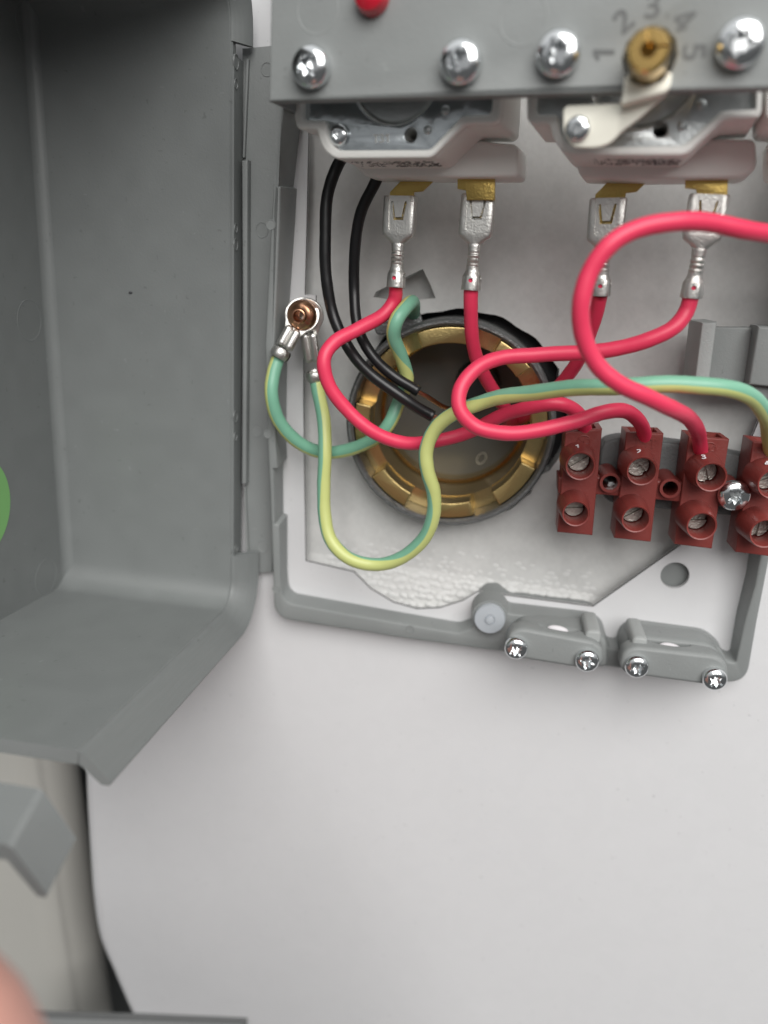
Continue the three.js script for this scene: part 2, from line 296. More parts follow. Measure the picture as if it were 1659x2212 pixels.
// ---------------------------------------------------------------- neck of the tank with its castellated brass nut
{
  const n = NECK, t = thing('tank_neck', 'steel tank neck holding a castellated brass nut around a grey disc', 'pipe neck', V(n.x, n.y, -34));
  const R = 22.5;
  part(t, 'steel_ring', lathe([[R - 1.5, -34], [R, -34], [R, 2.4], [R - 0.5, 3], [R - 1.0, 3], [R - 1.5, 2.4], [R - 1.5, -34]], 96).translate(n.x, n.y, 0), M.steel, { crease: 0.5 });
  const Ro = R - 1.6, Ri = 17.3;
  part(t, 'brass_sleeve', lathe([[Ro, -3.4], [Ro, -24], [Ri - 0.6, -24], [Ri - 0.6, -16], [Ri, -15.4], [Ri, -3.4], [Ro, -3.4]], 96).translate(n.x, n.y, 0), M.brassSleeve, { crease: 0.5 });
  const tooth = (a0, a1) => { const s = new THREE.Shape(); s.absarc(0, 0, Ro - 0.15, a0, a1, false); s.absarc(0, 0, Ri + 0.1, a1, a0, true); s.closePath(); return extrude(s, -3.45, 2.3, 0.25, 14).translate(n.x, n.y, 0); };
  const teeth = [[78, 112], [36, 62], [-8, 22], [-58, -24], [-102, -72], [-146, -116], [166, 198], [124, 152]];
  for (const [a, b] of teeth) part(t, 'nut_tooth', tooth((a + 1.5) * Math.PI / 180, (b - 1.5) * Math.PI / 180), M.brass);
  part(t, 'bottom_disc', cyl(Ri - 0.5, Ri - 0.5, 1, 72).translate(n.x, n.y, -21.5), M.disc);
  const gl = at(1030, 835, -14);
  part(t, 'cable_gland', merged([lathe([[0.01, -21], [5.4, -21], [5.2, -12], [4.4, -11.4], [3.6, -11.6], [3.4, -15], [0.01, -15]], 40).translate(gl.x, gl.y, 0)]), M.rubberAndShade);
  const mk = at(1040, 990, -21);
  part(t, 'scratch_mark', new THREE.TorusGeometry(1.3, 0.13, 8, 40).scale(0.75, 1.15, 0.4).rotateZ(-0.5).translate(mk.x, mk.y, -20.97), M.zincDull);
  { const hc = at(989, 906, FZ); part(t, 'gap_shade_ring', lathe([[21, -15], [24.8, -15], [24.8, -12], [21, -11], [21, -15]], 72).translate(hc.x, hc.y, 0), M.rubberAndShade, { label: 'black ring standing in for the shade in the gap behind the steel ring' }); }  // shade of the gap between foam and neck, put in as a black ring
  // earth tab on the neck
  part(t, 'earth_tab', prism(W, [[806, 700], [905, 668], [915, 700], [905, 716], [812, 724]], -2.2, -1.0, { bevel: 0.3, r: 1 }), M.steel);
}
// ---------------------------------------------------------------- screws
function panHead(r, h, rec) {                                                     // pan head with a six-pointed recess, top at z = h, seat at z = 0
  const pts = [[0.001, h]]; for (let i = 1; i <= 10; i++) { const a = i / 10 * Math.PI / 2; pts.push([r * (0.35 + 0.65 * Math.sin(a)), h * 0.38 + h * 0.62 * Math.cos(a) ** 0.8]); }
  pts.push([r, h * 0.2], [r * 0.96, 0], [0.001, 0]);
  const head = lathe(pts.reverse(), 56);
  const star = new THREE.Shape(); for (let i = 0; i < 12; i++) { const a = i / 12 * Math.PI * 2, q = i % 2 ? rec * 0.56 : rec; i ? star.lineTo(Math.cos(a) * q, Math.sin(a) * q) : star.moveTo(q, 0); } star.closePath();
  const st = new THREE.ExtrudeGeometry(star, { depth: h, bevelEnabled: false }).translate(0, 0, h * 0.22);
  const cross = [0, 1].map((k) => new THREE.BoxGeometry(rec * 2.25, rec * 0.26, h).rotateZ(0.35 + k * Math.PI / 2).translate(0, 0, h * 1.2));
  return cut(head, st, ...cross);
}
const HEAD_L = panHead(3.05, 2.6, 1.65), HEAD_M = panHead(3.0, 2.2, 1.6), HEAD_S = panHead(2.45, 2.0, 1.35), HEAD_R = panHead(1.75, 1.1, 0.8);
function screwPart(parent, geo, fr, p, turn, mat = M.zinc, name = 'screw') { return part(parent, name, geo.clone().rotateZ(turn).translate(p.x, p.y, p.z).applyMatrix4(fr.m), mat, { crease: 0.45 }); }

// ---------------------------------------------------------------- the box (frame of the housing)
const box = thing('junction_box', 'grey plastic box frame around the wiring, with cable clamps along its lower wall', 'junction box', V(0, -75, 0));
const RZ = 5.4, bt = Math.atan(0.075);
const BF = frame(V(0, -75, RZ), V(1, 0, 0), V(0, Math.cos(bt), Math.sin(bt)), V(0, -Math.sin(bt), Math.cos(bt)));   // the rim leans out a little towards the top
{
  const outer = [[600, -260], [603, 235], [585, 480], [572, 740], [578, 960], [586, 1150], [590, 1262, 0], [592, 1335, 6], [880, 1380, 0], [1093, 1409], [1320, 1441], [1612, 1480, 5], [1636, 1340], [1651, 1264], [1690, 1060], [1830, 300], [1850, -260]];
  const inner = [[640, -180], [628, 150], [622, 236], [612, 236], [598, 400], [606, 404], [604, 480], [593, 740], [596, 960], [599, 1012], [590, 1014], [594, 1132], [603, 1136], [606, 1255], [612, 1302, 4], [860, 1346], [990, 1368, 1], [1020, 1358, 1], [1024, 1328, 3], [1040, 1310, 3], [1072, 1306, 3], [1100, 1326, 1], [1281, 1347, 2], [1307, 1364, 3], [1314, 1400, 1], [1338, 1404, 1], [1343, 1382, 3], [1366, 1362, 3], [1533, 1384, 3], [1562, 1408, 3], [1570, 1428, 1], [1589, 1434, 1], [1607, 1348], [1631, 1264], [1668, 1060], [1800, 300], [1815, -180]];
  const s = roundedShape(trace(BF, outer, 0));
  s.holes.push(roundedShape(trace(BF, inner, 0), THREE.Path));
  part(box, 'wall_frame', extrude(s, -16, 0, 0.45, 10).applyMatrix4(BF.m), M.grey);
  for (const [x, y] of [[585, 485], [579, 937], [597, 1273], [886, 1359]]) { const p = pix(BF, x, y, 0); part(box, 'ejector_mark', lathe([[0.001, 0.03], [0.8, 0.03], [0.86, 0.12], [0.96, 0.12], [1.0, 0]], 32).translate(p.x, p.y, -0.01).applyMatrix4(BF.m), M.grey); }
    // strip of the hinge along the left wall
  part(box, 'hinge_plate', prism(W, [[523, 104], [602, 97], [606, 235], [590, 480], [578, 740], [584, 960], [590, 1150], [588, 1236], [537, 1240], [530, 1045], [526, 700]], 0.3, 2.0, { bevel: 0.2 }), M.grey);
  part(box, 'hinge_rib', prism(W, [[522, 347], [535, 345], [534, 700], [531, 1045], [522, 1046], [524, 700]], 1.8, 4.2, { bevel: 0.3 }), M.grey);
  part(box, 'hinge_rib', prism(W, [[532, 128], [537, 128], [528, 340], [524, 340]], 1.8, 3.0, { bevel: 0.1 }), M.grey);
  part(box, 'hinge_rib', prism(W, [[527, 1050], [530, 1050], [538, 1238], [534, 1239]], 1.8, 3.0, { bevel: 0.1 }), M.grey);
  for (const [x, y, w2, h2] of [[577, 150, 14, 14], [566, 497, 14, 16], [556, 930, 12, 14], [568, 1180, 12, 14]]) { const p = at(x, y, 2), k = mmAt(x, y, 2); part(box, 'ejector_mark', lathe([[0.001, 0.02], [0.85, 0.02], [0.92, 0.1], [1.0, 0.1], [1.05, 0]], 32).scale(w2 * k, h2 * k, 1).translate(p.x, p.y, 2.0), M.grey); }
  // boss with translucent plug
  const b = at(1058, 1334, RZ + 0.6), kb = mmAt(1058, 1334, RZ);
  part(box, 'plug_boss', lathe([[0.001, 0], [40.5 * kb, 0], [40 * kb, RZ - 0.3], [38.5 * kb, RZ + 0.3], [0.001, RZ + 0.3]].reverse().map(([r, z]) => [r, z]).reverse(), 48).translate(b.x, b.y, 0.1), M.grey);
  const pl = part(box, 'sealing_plug', lathe([[0.001, 0], [33 * kb, 0], [33.5 * kb, 0.6], [32 * kb, 1.2], [12 * kb, 1.35], [11 * kb, 1.1], [9.5 * kb, 1.1], [8 * kb, 1.7], [0.001, 1.8]], 48).translate(b.x, b.y, RZ + 0.45), M.plug, { label: 'translucent white sealing plug' });
  // carrier of the terminal block, clip posts on the right
  part(box, 'terminal_rail', prism(W, [[1294, 1010, 3], [1300, 955, 3], [1345, 944, 2], [1500, 962], [1605, 985], [1760, 1010], [1760, 1130], [1600, 1116], [1400, 1097], [1310, 1085, 3], [1292, 1050, 3]], 0.1, 6, { bevel: 0.5 }), M.rail);
  const hp = at(1458, 1243, -6);
  part(box, 'round_peg', cyl(3.5, 3.5, 5, 40).translate(at(1458, 1243, -1.5).x, at(1458, 1243, -1.5).y, -4.6), M.grey);
  part(box, 'clip_post', prism(W, [[1516, 697], [1550, 695], [1532, 826], [1501, 824]], 0.3, 11, { bevel: 0.4 }), M.clip);
  part(box, 'clip_back', prism(W, [[1530, 706], [1700, 708], [1700, 838], [1500, 828]], 0.3, 3, { bevel: 0.3 }), M.grey);
  part(box, 'clip_column', prism(W, [[1637, 704], [1720, 706], [1700, 840], [1618, 832]], 1, 6.5, { bevel: 0.6 }), M.grey);
  part(box, 'clip_ledge', prism(W, [[1500, 824], [1700, 832], [1700, 866], [1560, 858]], 0.3, 4.5, { bevel: 0.4 }), M.grey);
}
// ---------------------------------------------------------------- two cable clamps
function clamp(label, seat, bar, lever, eye, screws) {
  const b0 = at(bar[0][0], bar[0][1], RZ - 0.4), t = thing('cable_clamp', label, 'cable clamp', V(b0.x, b0.y, RZ), 'cable clamps on the lower wall of the box');
  const ec = at(eye[0], eye[1], 13.2);
  part(t, 'saddle', prism(W, seat.map(([x, y, q], i) => [x, i > 0 && i < seat.length - 1 ? y + 26 : y, q]), RZ - 2, 10.2, { bevel: 0.9, r: 2.2 }), M.grey);
  part(t, 'clamp_bar', cut(prism(W, bar, 11.9, 16.4, { bevel: 0.8, r: 2.4, seg: 12 }), new THREE.SphereGeometry(1, 32, 16).scale(4.4, 1.6, 1.5).rotateZ(-0.14).translate(ec.x, ec.y, 12.6)), M.grey);
  part(t, 'cable_eye', new THREE.SphereGeometry(1, 28, 14).scale(2.2, 0.9, 0.75).rotateZ(-0.14).translate(ec.x, ec.y - 0.9, 12.2), M.white);
  for (const [x, y] of screws) { const p = at(x, y, 17); part(t, 'bar_foot', cyl(2.0, 2.2, 2.2, 28).translate(p.x, p.y, 11.1), M.grey); }
  part(t, 'lever', prism(W, lever, RZ - 1, 14.4, { bevel: 0.6, r: 1.2 }), M.clip);
  for (const [x, y, a] of screws) { const p = at(x, y, 18); p.z = 16.3; screwPart(t, HEAD_S, W, p, a); }
  return t;
}
clamp('grey cable clamp next to the translucent sealing plug',
  [[1098, 1392], [1103, 1350], [1124, 1322], [1250, 1334], [1290, 1340], [1311, 1358], [1314, 1420], [1200, 1425]],
  [[1092, 1398, 3], [1100, 1366, 3], [1125, 1357, 3], [1282, 1386, 3], [1303, 1402, 3], [1304, 1430, 3], [1284, 1449, 2], [1102, 1420, 2]],
  [[1265, 1362], [1300, 1363], [1297, 1394], [1262, 1391]], [1206, 1356], [[1115, 1404, 0.3], [1269, 1431, 1.0]]);
clamp('grey cable clamp at the corner of the box, away from the plug',
  [[1343, 1425], [1343, 1372], [1362, 1346], [1530, 1364], [1558, 1385], [1574, 1440], [1480, 1460]],
  [[1338, 1440, 3], [1346, 1409, 3], [1370, 1397, 3], [1548, 1417, 3], [1571, 1434, 3], [1575, 1466, 3], [1556, 1484, 2], [1352, 1457, 2]],
  [[1367, 1376], [1401, 1378], [1397, 1406], [1363, 1404]], [1450, 1394], [[1377, 1444, 0.1], [1546, 1471, 0.7]]);

// ---------------------------------------------------------------- the open cover
{
  const h = at(545, 1255, 8), a = -3.5 * Math.PI / 180;
  const LF = frame(V(h.x, h.y, 0), V(Math.cos(a), Math.sin(a), 0), V(-Math.sin(a), Math.cos(a), 0), V(0, 0, 1));
  const t = thing('box_cover', 'grey plastic cover of the box, swung open on its hinge', 'cover', V(h.x, h.y, 2));
  const toW = (u, v, z) => V(u, v, z).applyMatrix4(LF.m);
  const ZA = 8, VB = -6.2, VT = 118, RF = 6, dr = 0.085;
  // inner profile in (v, z): bottom wall, fillet, back wall, fillet, top wall
  function profile(z0, z1) {
    const p = [];
    for (let i = 0; i <= 24; i++) { const z = z0 + (ZA + RF - z0) * i / 24; p.push([VB + dr * (z - ZA), z]); }
    for (let i = 1; i < 8; i++) { const q = i / 8 * Math.PI / 2; p.push([VB + RF - RF * Math.cos(q) + dr * RF * (1 - Math.sin(q)), ZA + RF - RF * Math.sin(q)]); }
    for (let i = 0; i <= 40; i++) p.push([VB + RF + (VT - VB - 2 * RF) * i / 40, ZA]);
    for (let i = 1; i < 8; i++) { const q = i / 8 * Math.PI / 2; p.push([VT - RF + RF * Math.sin(q), ZA + RF - RF * Math.cos(q)]); }
    for (let i = 0; i <= 12; i++) { const z = ZA + RF + (z1 - ZA - RF) * i / 12; p.push([VT + dr * (z - ZA - RF), z]); }
    return p;
  }
  const pr = profile(75, 104);
  const nor = pr.map((_, i) => { const A = pr[Math.max(0, i - 1)], B = pr[Math.min(pr.length - 1, i + 1)], dv = B[0] - A[0], dz = B[1] - A[1], l = Math.hypot(dv, dz); return [dz / l, -dv / l]; });   // outwards: bottom -> -v, back -> -z
  const sweep = (i0, i1, rows) => { const R = rows.map(([u, o]) => { const r = []; for (let i = i0; i <= i1; i++) r.push(toW(u, pr[i][0] + nor[i][0] * o, pr[i][1] + nor[i][1] * o)); return r; });
    const ends = [i0, i1].map((i) => { const q = rows.map(([u, o]) => toW(u, pr[i][0] + nor[i][0] * o, pr[i][1] + nor[i][1] * o)); return q; });
    const caps = ends.map((q) => { const half = q.length / 2; return gridSurface([q.slice(0, half), q.slice(half).reverse()]); });
    return merged([gridSurface(R, true), ...caps]); };
  const last = pr.length - 1;
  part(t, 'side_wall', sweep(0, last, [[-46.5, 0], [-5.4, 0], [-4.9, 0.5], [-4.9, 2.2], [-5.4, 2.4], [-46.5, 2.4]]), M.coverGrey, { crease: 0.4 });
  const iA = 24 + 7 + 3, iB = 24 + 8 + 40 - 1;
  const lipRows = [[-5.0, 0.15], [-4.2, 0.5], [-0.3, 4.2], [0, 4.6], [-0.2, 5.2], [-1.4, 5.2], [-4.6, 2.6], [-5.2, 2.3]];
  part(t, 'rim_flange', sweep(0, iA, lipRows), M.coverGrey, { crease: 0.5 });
  part(t, 'rim_flange', sweep(iB, last, lipRows.map(([u, o]) => [-5.2 + (u + 5.2) * 0.6, o * 0.85])), M.coverGrey, { crease: 0.5 });
  // tooth of the rim past the cable notch
  { const mk = (z, v, o) => [[-46.5, v], [-5, v], [-4.2, v - 0.4], [0, o], [-0.2, o - 0.6], [-1.4, o - 0.6], [-5.2, v - 2.4], [-46.5, v - 2.4]].map(([u, vv]) => toW(u, vv, z));
    const r0 = mk(85.2, 0.4, -6.8), r1 = mk(92.6, -2.6, -9.4), cap = (r) => gridSurface([r.slice(0, 4), r.slice(4).reverse()]);
    part(t, 'rim_tooth', merged([gridSurface([r0, r1], false, true), cap(r0), cap(r1)]), M.coverGrey, { crease: 0.4 }); }
  // face of the cover, seen from inside
  { const s = new THREE.Shape(); s.moveTo(VB - 2, ZA - 2); s.lineTo(VB + 7.4, 110); s.lineTo(VT + 8, 110); s.lineTo(VT, ZA - 2); s.closePath();
    const g = new THREE.ExtrudeGeometry(s, { depth: 2.4, bevelEnabled: false }).translate(0, 0, -2.4);   // x = v, y = z, depth = u
    g.applyMatrix4(new THREE.Matrix4().makeBasis(V(0, 1, 0), V(0, 0, 1), V(1, 0, 0))).translate(-45.9, 0, 0).applyMatrix4(LF.m);
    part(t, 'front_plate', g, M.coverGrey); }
  // soft corner between face and back wall
  { const rows = []; for (let j = 0; j <= 6; j++) { const q = j / 6 * Math.PI / 2; rows.push([toW(-45.9 + 2.2 - 2.2 * Math.cos(q) - 0.02, VB + 0.2, ZA + 2.2 - 2.2 * Math.sin(q) + 0.02), toW(-45.9 + 2.2 - 2.2 * Math.cos(q) - 0.02, VT - 0.2, ZA + 2.2 - 2.2 * Math.sin(q) + 0.02)]); }
    part(t, 'corner_fillet', gridSurface(rows), M.coverGrey, { crease: 1.2 }); }
  const pf = profile(75, 104);
  // drop towards the hinge
  const bx = (u0, u1, v0, v1, z0, z1) => new THREE.BoxGeometry(u1 - u0, v1 - v0, z1 - z0).translate((u0 + u1) / 2, (v0 + v1) / 2, (z0 + z1) / 2).applyMatrix4(LF.m);
  part(t, 'hinge_drop', bx(-5.3, -4.6, 1.5, 107, 2.2, 7.6), M.coverGrey);
  const onDrop = (x, y) => { const r = ray(x, y), o = toW(-4.6, 0, 0), k = o.clone().sub(CAM).dot(LF.e1) / r.dot(LF.e1), p = CAM.clone().addScaledVector(r, k).sub(LF.o); return [p.dot(LF.e2), Math.min(6.6, Math.max(3.2, p.z))]; };
  for (const [x, y, r] of [[505, 130, 1.35], [501, 175, 0.9], [503, 492, 0.9], [507, 528, 1.2], [508, 900, 1.35], [505, 945, 1.0], [510, 1185, 0.9], [513, 1215, 1.25]]) { const [v, z] = onDrop(x, y); part(t, 'ejector_mark', lathe([[0.001, 0.03], [r * 0.85, 0.03], [r * 0.9, 0.14], [r, 0.14], [r * 1.04, 0]], 32).rotateY(Math.PI / 2).translate(-4.62, v, z).applyMatrix4(LF.m), M.coverGrey); }
  // marks and sticker on the face
  const onFace = (x, y) => { const r = ray(x, y), o = toW(-45.9, 0, 0), k = o.clone().sub(CAM).dot(LF.e1) / r.dot(LF.e1), p = CAM.clone().addScaledVector(r, k).sub(LF.o); return [p.dot(LF.e2), p.z]; };
  for (const [x, y, r] of [[64, 692, 4.2], [100, 1246, 4.2], [62, 60, 4.2]]) { const [v, z] = onFace(x, y); part(t, 'ejector_mark', lathe([[r * 0.93, -0.02], [r * 0.96, 0.05], [r, 0.05], [r * 1.02, -0.02]], 48).rotateY(Math.PI / 2).translate(-45.9, v, z).applyMatrix4(LF.m), M.coverGrey); }
  { const [v, z] = onFace(20, 1072); part(t, 'round_sticker', cyl(10.5, 10.5, 0.12, 64).rotateY(Math.PI / 2).translate(-45.84, v + 0.3, z + 10.4).applyMatrix4(LF.m), M.sticker, { label: 'round green sticker' }); }
  // flake of moulding flash in the corner, dirt specks
  { const p = at(180, 1280, 9.4), g = new THREE.ConeGeometry(1.1, 3.6, 7).scale(1, 1, 0.4).rotateZ(-1.5).translate(p.x, p.y, p.z); part(t, 'moulding_flash', g, M.clip); }
  for (const [x, y] of [[99, 1516], [282, 632]]) { const r = ray(x, y); const vz = (() => { for (let z = 8; z < 75; z += 0.25) { const p = at(x, y, z).sub(LF.o), v = p.dot(LF.e2); if (v <= VB + dr * (z - ZA) + 0.05) return at(x, y, z); } return at(x, y, ZA + 0.1); })(); part(t, 'dirt_speck', new THREE.IcosahedronGeometry(0.32, 1).scale(1.3, 0.8, 0.8).translate(vz.x, vz.y, vz.z), M.ink); }
}
// ---------------------------------------------------------------- upper assembly: mounting plate and thermostats, on a slightly turned plane
const K = 0.18, al = Math.atan(K);
const TF = frame(V(0, 0, 42), V(Math.cos(al), 0, Math.sin(al)), V(0, 1, 0), V(-Math.sin(al), 0, Math.cos(al)));
const font = await new FontLoader().loadAsync('fonts/droid/droid_sans_bold.typeface.json');
const text = (s, size, depth) => { const g = new TextGeometry(s, { font, size, depth, curveSegments: 4, bevelEnabled: false }); g.computeBoundingBox(); const b = g.boundingBox; return g.translate(-(b.min.x + b.max.x) / 2, -(b.min.y + b.max.y) / 2, 0); };
{
  const b = pix(TF, 1100, 205, -4).applyMatrix4(TF.m);
  const t = thing('mounting_plate', 'flat grey mounting plate with four zinc screws above the thermostats', 'mounting plate', b);
  const hole = (x, y, r) => { const p = pix(TF, x, y, 0); return circlePath(p.x, p.y, r * mmAt(x, y, 42)); };
  const sp = pix(TF, 1402, 122, 0), spr = 3.5;
  part(t, 'plate', prism(TF, [[588, -200], [581, 219], [1120, 205], [1700, 189], [1760, -200]], -2.6, 0, { bevel: 0.35, holes: [circlePath(sp.x, sp.y, spr)] }), M.grey);
  part(t, 'side_flange', prism(TF, [[588, -200], [581, 219], [592, 221], [600, -200]], -14, -2.6, { at: 0 }), M.grey);
  for (const [x, y, a] of [[678, 148, 0.2], [999, 138, 0.6], [1208, 120, 0.1], [1598, 98, 0.9]]) screwPart(t, HEAD_L, TF, pix(TF, x, y, 0), a);
  { const p = pix(TF, 806, -6, 0); part(t, 'indicator_lamp', lathe([[2.6, 0], [2.6, 1.0], [2.2, 2.0], [1.2, 2.7], [0.001, 2.9]], 40).translate(p.x, p.y, 0).applyMatrix4(TF.m), M.lamp, { label: 'glossy red indicator lamp' }); }
  const c0 = pix(TF, 1402, 122, 0);
  for (const [s, x, y] of [['1', 1303, 120], ['2', 1346, 45], ['3', 1410, 12], ['4', 1478, 42], ['5', 1499, 112]]) { const p = pix(TF, x, y, 0), an = Math.atan2(p.y - c0.y, p.x - c0.x) - Math.PI / 2; part(t, 'scale_digit', text(s, 2.9, 0.05).rotateZ(an).translate(p.x, p.y, 0.005).applyMatrix4(TF.m), M.inkGrey, { crease: 0 }); }
  for (const [x, y] of [[1130, 40], [685, 20]]) { const p = pix(TF, x, y, 0); part(t, 'ejector_mark', lathe([[3.1, -0.02], [3.2, 0.04], [3.35, 0.04], [3.45, -0.02]], 56).translate(p.x, p.y, 0).applyMatrix4(TF.m), M.grey); }
}
function thermostat(label, dx, outer, innr, o) {
  const b = pix(TF, (outer[4][0] + outer[7][0]) / 2, outer[6][1], -30).applyMatrix4(TF.m);
  const t = thing('thermostat', label, 'thermostat', b, 'thermostats under the mounting plate');
  const H = -8, up = [[outer[outer.length - 1][0] + 6, -120], [outer[0][0] - 8, -120]], upi = [[innr[innr.length - 1][0] + 6, -100], [innr[0][0] - 8, -100]];
  const O = trace(TF, [...outer, ...up], H, 1.0), I = trace(TF, [...innr, ...upi], H, 0.7);
  const so = roundedShape(O);
  const domeH = pix(TF, o.dome[0], o.dome[1], H - 1.5), holH = pix(TF, o.hole[0], o.hole[1], H - 1.5);
  so.holes.push(circlePath(holH.x, holH.y, 1.05), circlePath(domeH.x, domeH.y, o.dome[2] * mmAt(o.dome[0], 240, 32) - 0.3));
  const base = trace(TF, o.base, -21, 1.0);
  part(t, 'housing', merged([extrude(so, -26, H - 2.2, 0, 10), extrude(roundedShape(base), -30, -21, 0.6, 6)]).applyMatrix4(TF.m), M.ceramic);
  const sr = roundedShape(O); sr.holes.push(roundedShape(I, THREE.Path));
  part(t, 'rim', extrude(sr, H - 2.15, H, 0.4, 10).applyMatrix4(TF.m), M.ceramic);
  const inset = I.map((p) => ({ ...p })), sm = roundedShape(inset);
  const dome = pix(TF, o.dome[0], o.dome[1], H - 1.5), rd = o.dome[2] * mmAt(o.dome[0], 240, 32);
  const hol = pix(TF, o.hole[0], o.hole[1], H - 1.5);
  // face plate with the round opening: outline above the opening is hidden behind the mounting plate
  sm.holes.push(circlePath(dome.x, dome.y, rd)); sm.holes.push(circlePath(hol.x, hol.y, 1.05));
  part(t, 'face_plate', extrude(sm, H - 2.4, H - 1.5, 0.12, 24).applyMatrix4(TF.m), o.dull ? M.zincDull : M.zinc2);
  part(t, 'sensor_disc', lathe([[rd - 0.35, -1.4], [rd - 0.5, -0.2], [rd - 0.9, 0.15], [rd * 0.6, 0.35], [0.001, 0.45]], 56).translate(dome.x, dome.y, H - 2.6).applyMatrix4(TF.m), M.zincDull);
  part(t, 'hole_sleeve', cyl(1.05, 1.05, 8, 28, true).translate(hol.x, hol.y, H - 6.4).applyMatrix4(TF.m), M.ink);
  part(t, 'hole_floor', cyl(1.3, 1.3, 0.3, 28).translate(hol.x, hol.y, H - 9.6).applyMatrix4(TF.m), M.ink);
  const rv = pix(TF, o.rivet[0], o.rivet[1], H - 0.4 + (o.lift || 0)); rv.z = H - 1.5 + (o.lift || 0);
  if (o.lift) part(t, 'lever_post', cyl(1.1, 1.1, o.lift, 24).translate(rv.x, rv.y, H - 1.5 + o.lift / 2).applyMatrix4(TF.m), M.zincDull); screwPart(t, HEAD_R, TF, rv, 0.3, M.zinc, 'rivet_screw');
  for (const [x, y] of o.dimples) { const p = pix(TF, x, y, H - 1.4); part(t, 'dimple', new THREE.SphereGeometry(0.75, 24, 12).scale(1, 1, 0.6).translate(p.x, p.y, H - 1.5).applyMatrix4(TF.m), M.zincDull); }
  if (o.mark) { const p = pix(TF, o.mark[0], o.mark[1], H - 1.5); part(t, 'stamped_mark', text('T31', 1.3, 0.1).translate(p.x, p.y, H - 1.55).applyMatrix4(TF.m), M.tin, { crease: 0 }); }
  // printed type marking on the underside: too fine to read, two rows of ink strokes
  { const x0 = pix(TF, outer[6][0], outer[6][1], H).x + 1.6, x1 = pix(TF, outer[7][0], outer[7][1], H).x - 0.6, y0 = pix(TF, outer[6][0], outer[6][1], H).y, y1 = pix(TF, outer[7][0], outer[7][1], H).y, list = [];
    for (let row = 0; row < 3; row++) for (let x = x0; x < x1; x += 0.36 + rnd() * 0.25) { if (rnd() < 0.08) { x += 0.4; continue; } const k = (x - x0) / (x1 - x0), L = 1.2 + rnd() * 0.9; list.push(new THREE.BoxGeometry(0.2 + rnd() * 0.24, 0.08, L * (rnd() < 0.35 ? 0.45 : 1.0)).rotateY(rnd() < 0.3 ? 0.5 : 0).translate(x, y0 + (y1 - y0) * k - 0.02, H - 4.6 - row * 2.3 + (rnd() - 0.5) * 0.8)); }
    part(t, 'printed_marking', merged(list).applyMatrix4(TF.m), M.ink); }
  for (const tb of o.tabs) part(t, 'brass_tab', prism(TF, tb.px, tb.h - 0.4, tb.h + 0.4, { bevel: 0.1 }), M.brassTab);
  if (o.extra) o.extra(t, H);
  return t;
}

thermostat('white thermostat with a bare zinc face plate beside the open cover', 0,
  [[635, 205], [636, 262], [643, 279], [685, 279], [689, 302], [699, 324], [722, 343], [932, 341], [1004, 267], [1066, 267], [1079, 258], [1083, 205]],
  [[652, 205], [653, 252], [658, 259], [704, 259], [706, 290], [715, 312], [732, 324], [929, 323], [998, 249], [1055, 247], [1062, 238], [1064, 205]],
  { base: [[740, 300], [752, 345], [789, 383], [1119, 383], [1119, 312], [1000, 300]], dome: [853, 158, 104], hole: [887, 292], rivet: [727, 290], dimples: [[924, 280], [962, 238]], mark: [823, 299],
    tabs: [{ h: -28, px: [[841, 430], [842, 415], [868, 388], [868, 370], [938, 370], [936, 390], [912, 413], [893, 415], [893, 430]] }, { h: -24, px: [[988, 370], [1069, 370], [1068, 432], [1008, 432], [1006, 411], [988, 408]] }] });
thermostat('white thermostat carrying the pale lever and brass spindle', 1,
  [[1137, 195], [1138, 255], [1145, 267], [1187, 267], [1192, 292], [1206, 319], [1232, 336], [1481, 336], [1562, 258], [1638, 254], [1645, 240], [1648, 195]],
  [[1157, 195], [1158, 240], [1163, 247], [1205, 247], [1210, 285], [1226, 309], [1246, 318], [1478, 313], [1560, 239], [1630, 236], [1639, 228], [1641, 195]],
  { base: [[1255, 300], [1240, 345], [1255, 385], [1400, 387], [1610, 384], [1636, 362], [1632, 300]], dome: [1395, 150, 112], hole: [1427, 280], rivet: [1247, 276], dimples: [[1473, 272], [1515, 226]], dull: true, lift: 7.25,
    tabs: [{ h: -28, px: [[1284, 434], [1286, 420], [1317, 388], [1317, 372], [1402, 372], [1400, 390], [1375, 414], [1352, 417], [1350, 434]] }, { h: -24, px: [[1480, 368], [1574, 368], [1571, 424], [1505, 424], [1504, 409], [1480, 406]] }],
    extra: (t, H) => {
      part(t, 'lever', prism(TF, [[1216, 228, 1], [1340, 222, 0.6], [1352, 165], [1370, 150], [1430, 160], [1454, 150, 0.8], [1447, 196, 1], [1378, 258, 2], [1340, 285, 3], [1320, 309, 2], [1290, 319, 1.5], [1235, 318, 3], [1217, 290, 3]], -3.2, -2.2, { at: -2.2, bevel: 0.15 }), M.leverZinc);
      part(t, 'lever_web', prism(TF, [[1350, 164], [1364, 178], [1400, 186], [1430, 176], [1452, 150, 0.8], [1447, 196, 1], [1342, 225]], -2.3, 0.9, { at: 0.9, bevel: 0.15 }), M.leverZinc);
      const p = pix(TF, 1401, 106, 7), r = 2.65;
      const body = lathe([[0.001, -10], [r, -10], [r, 6.4], [r - 0.4, 7], [1.0, 7], [0.85, 6.7], [0.85, 3], [0.001, 3]], 56);
      part(t, 'brass_spindle', cut(body, new THREE.BoxGeometry(3.2, 0.4, 1.6).translate(2.0, 0.2, 6.9), new THREE.BoxGeometry(0.5, 2.6, 1.6).translate(-0.1, 2.2, 6.9)).translate(p.x, p.y, 0).applyMatrix4(TF.m), M.spindle, { crease: 0.4 });
    } });
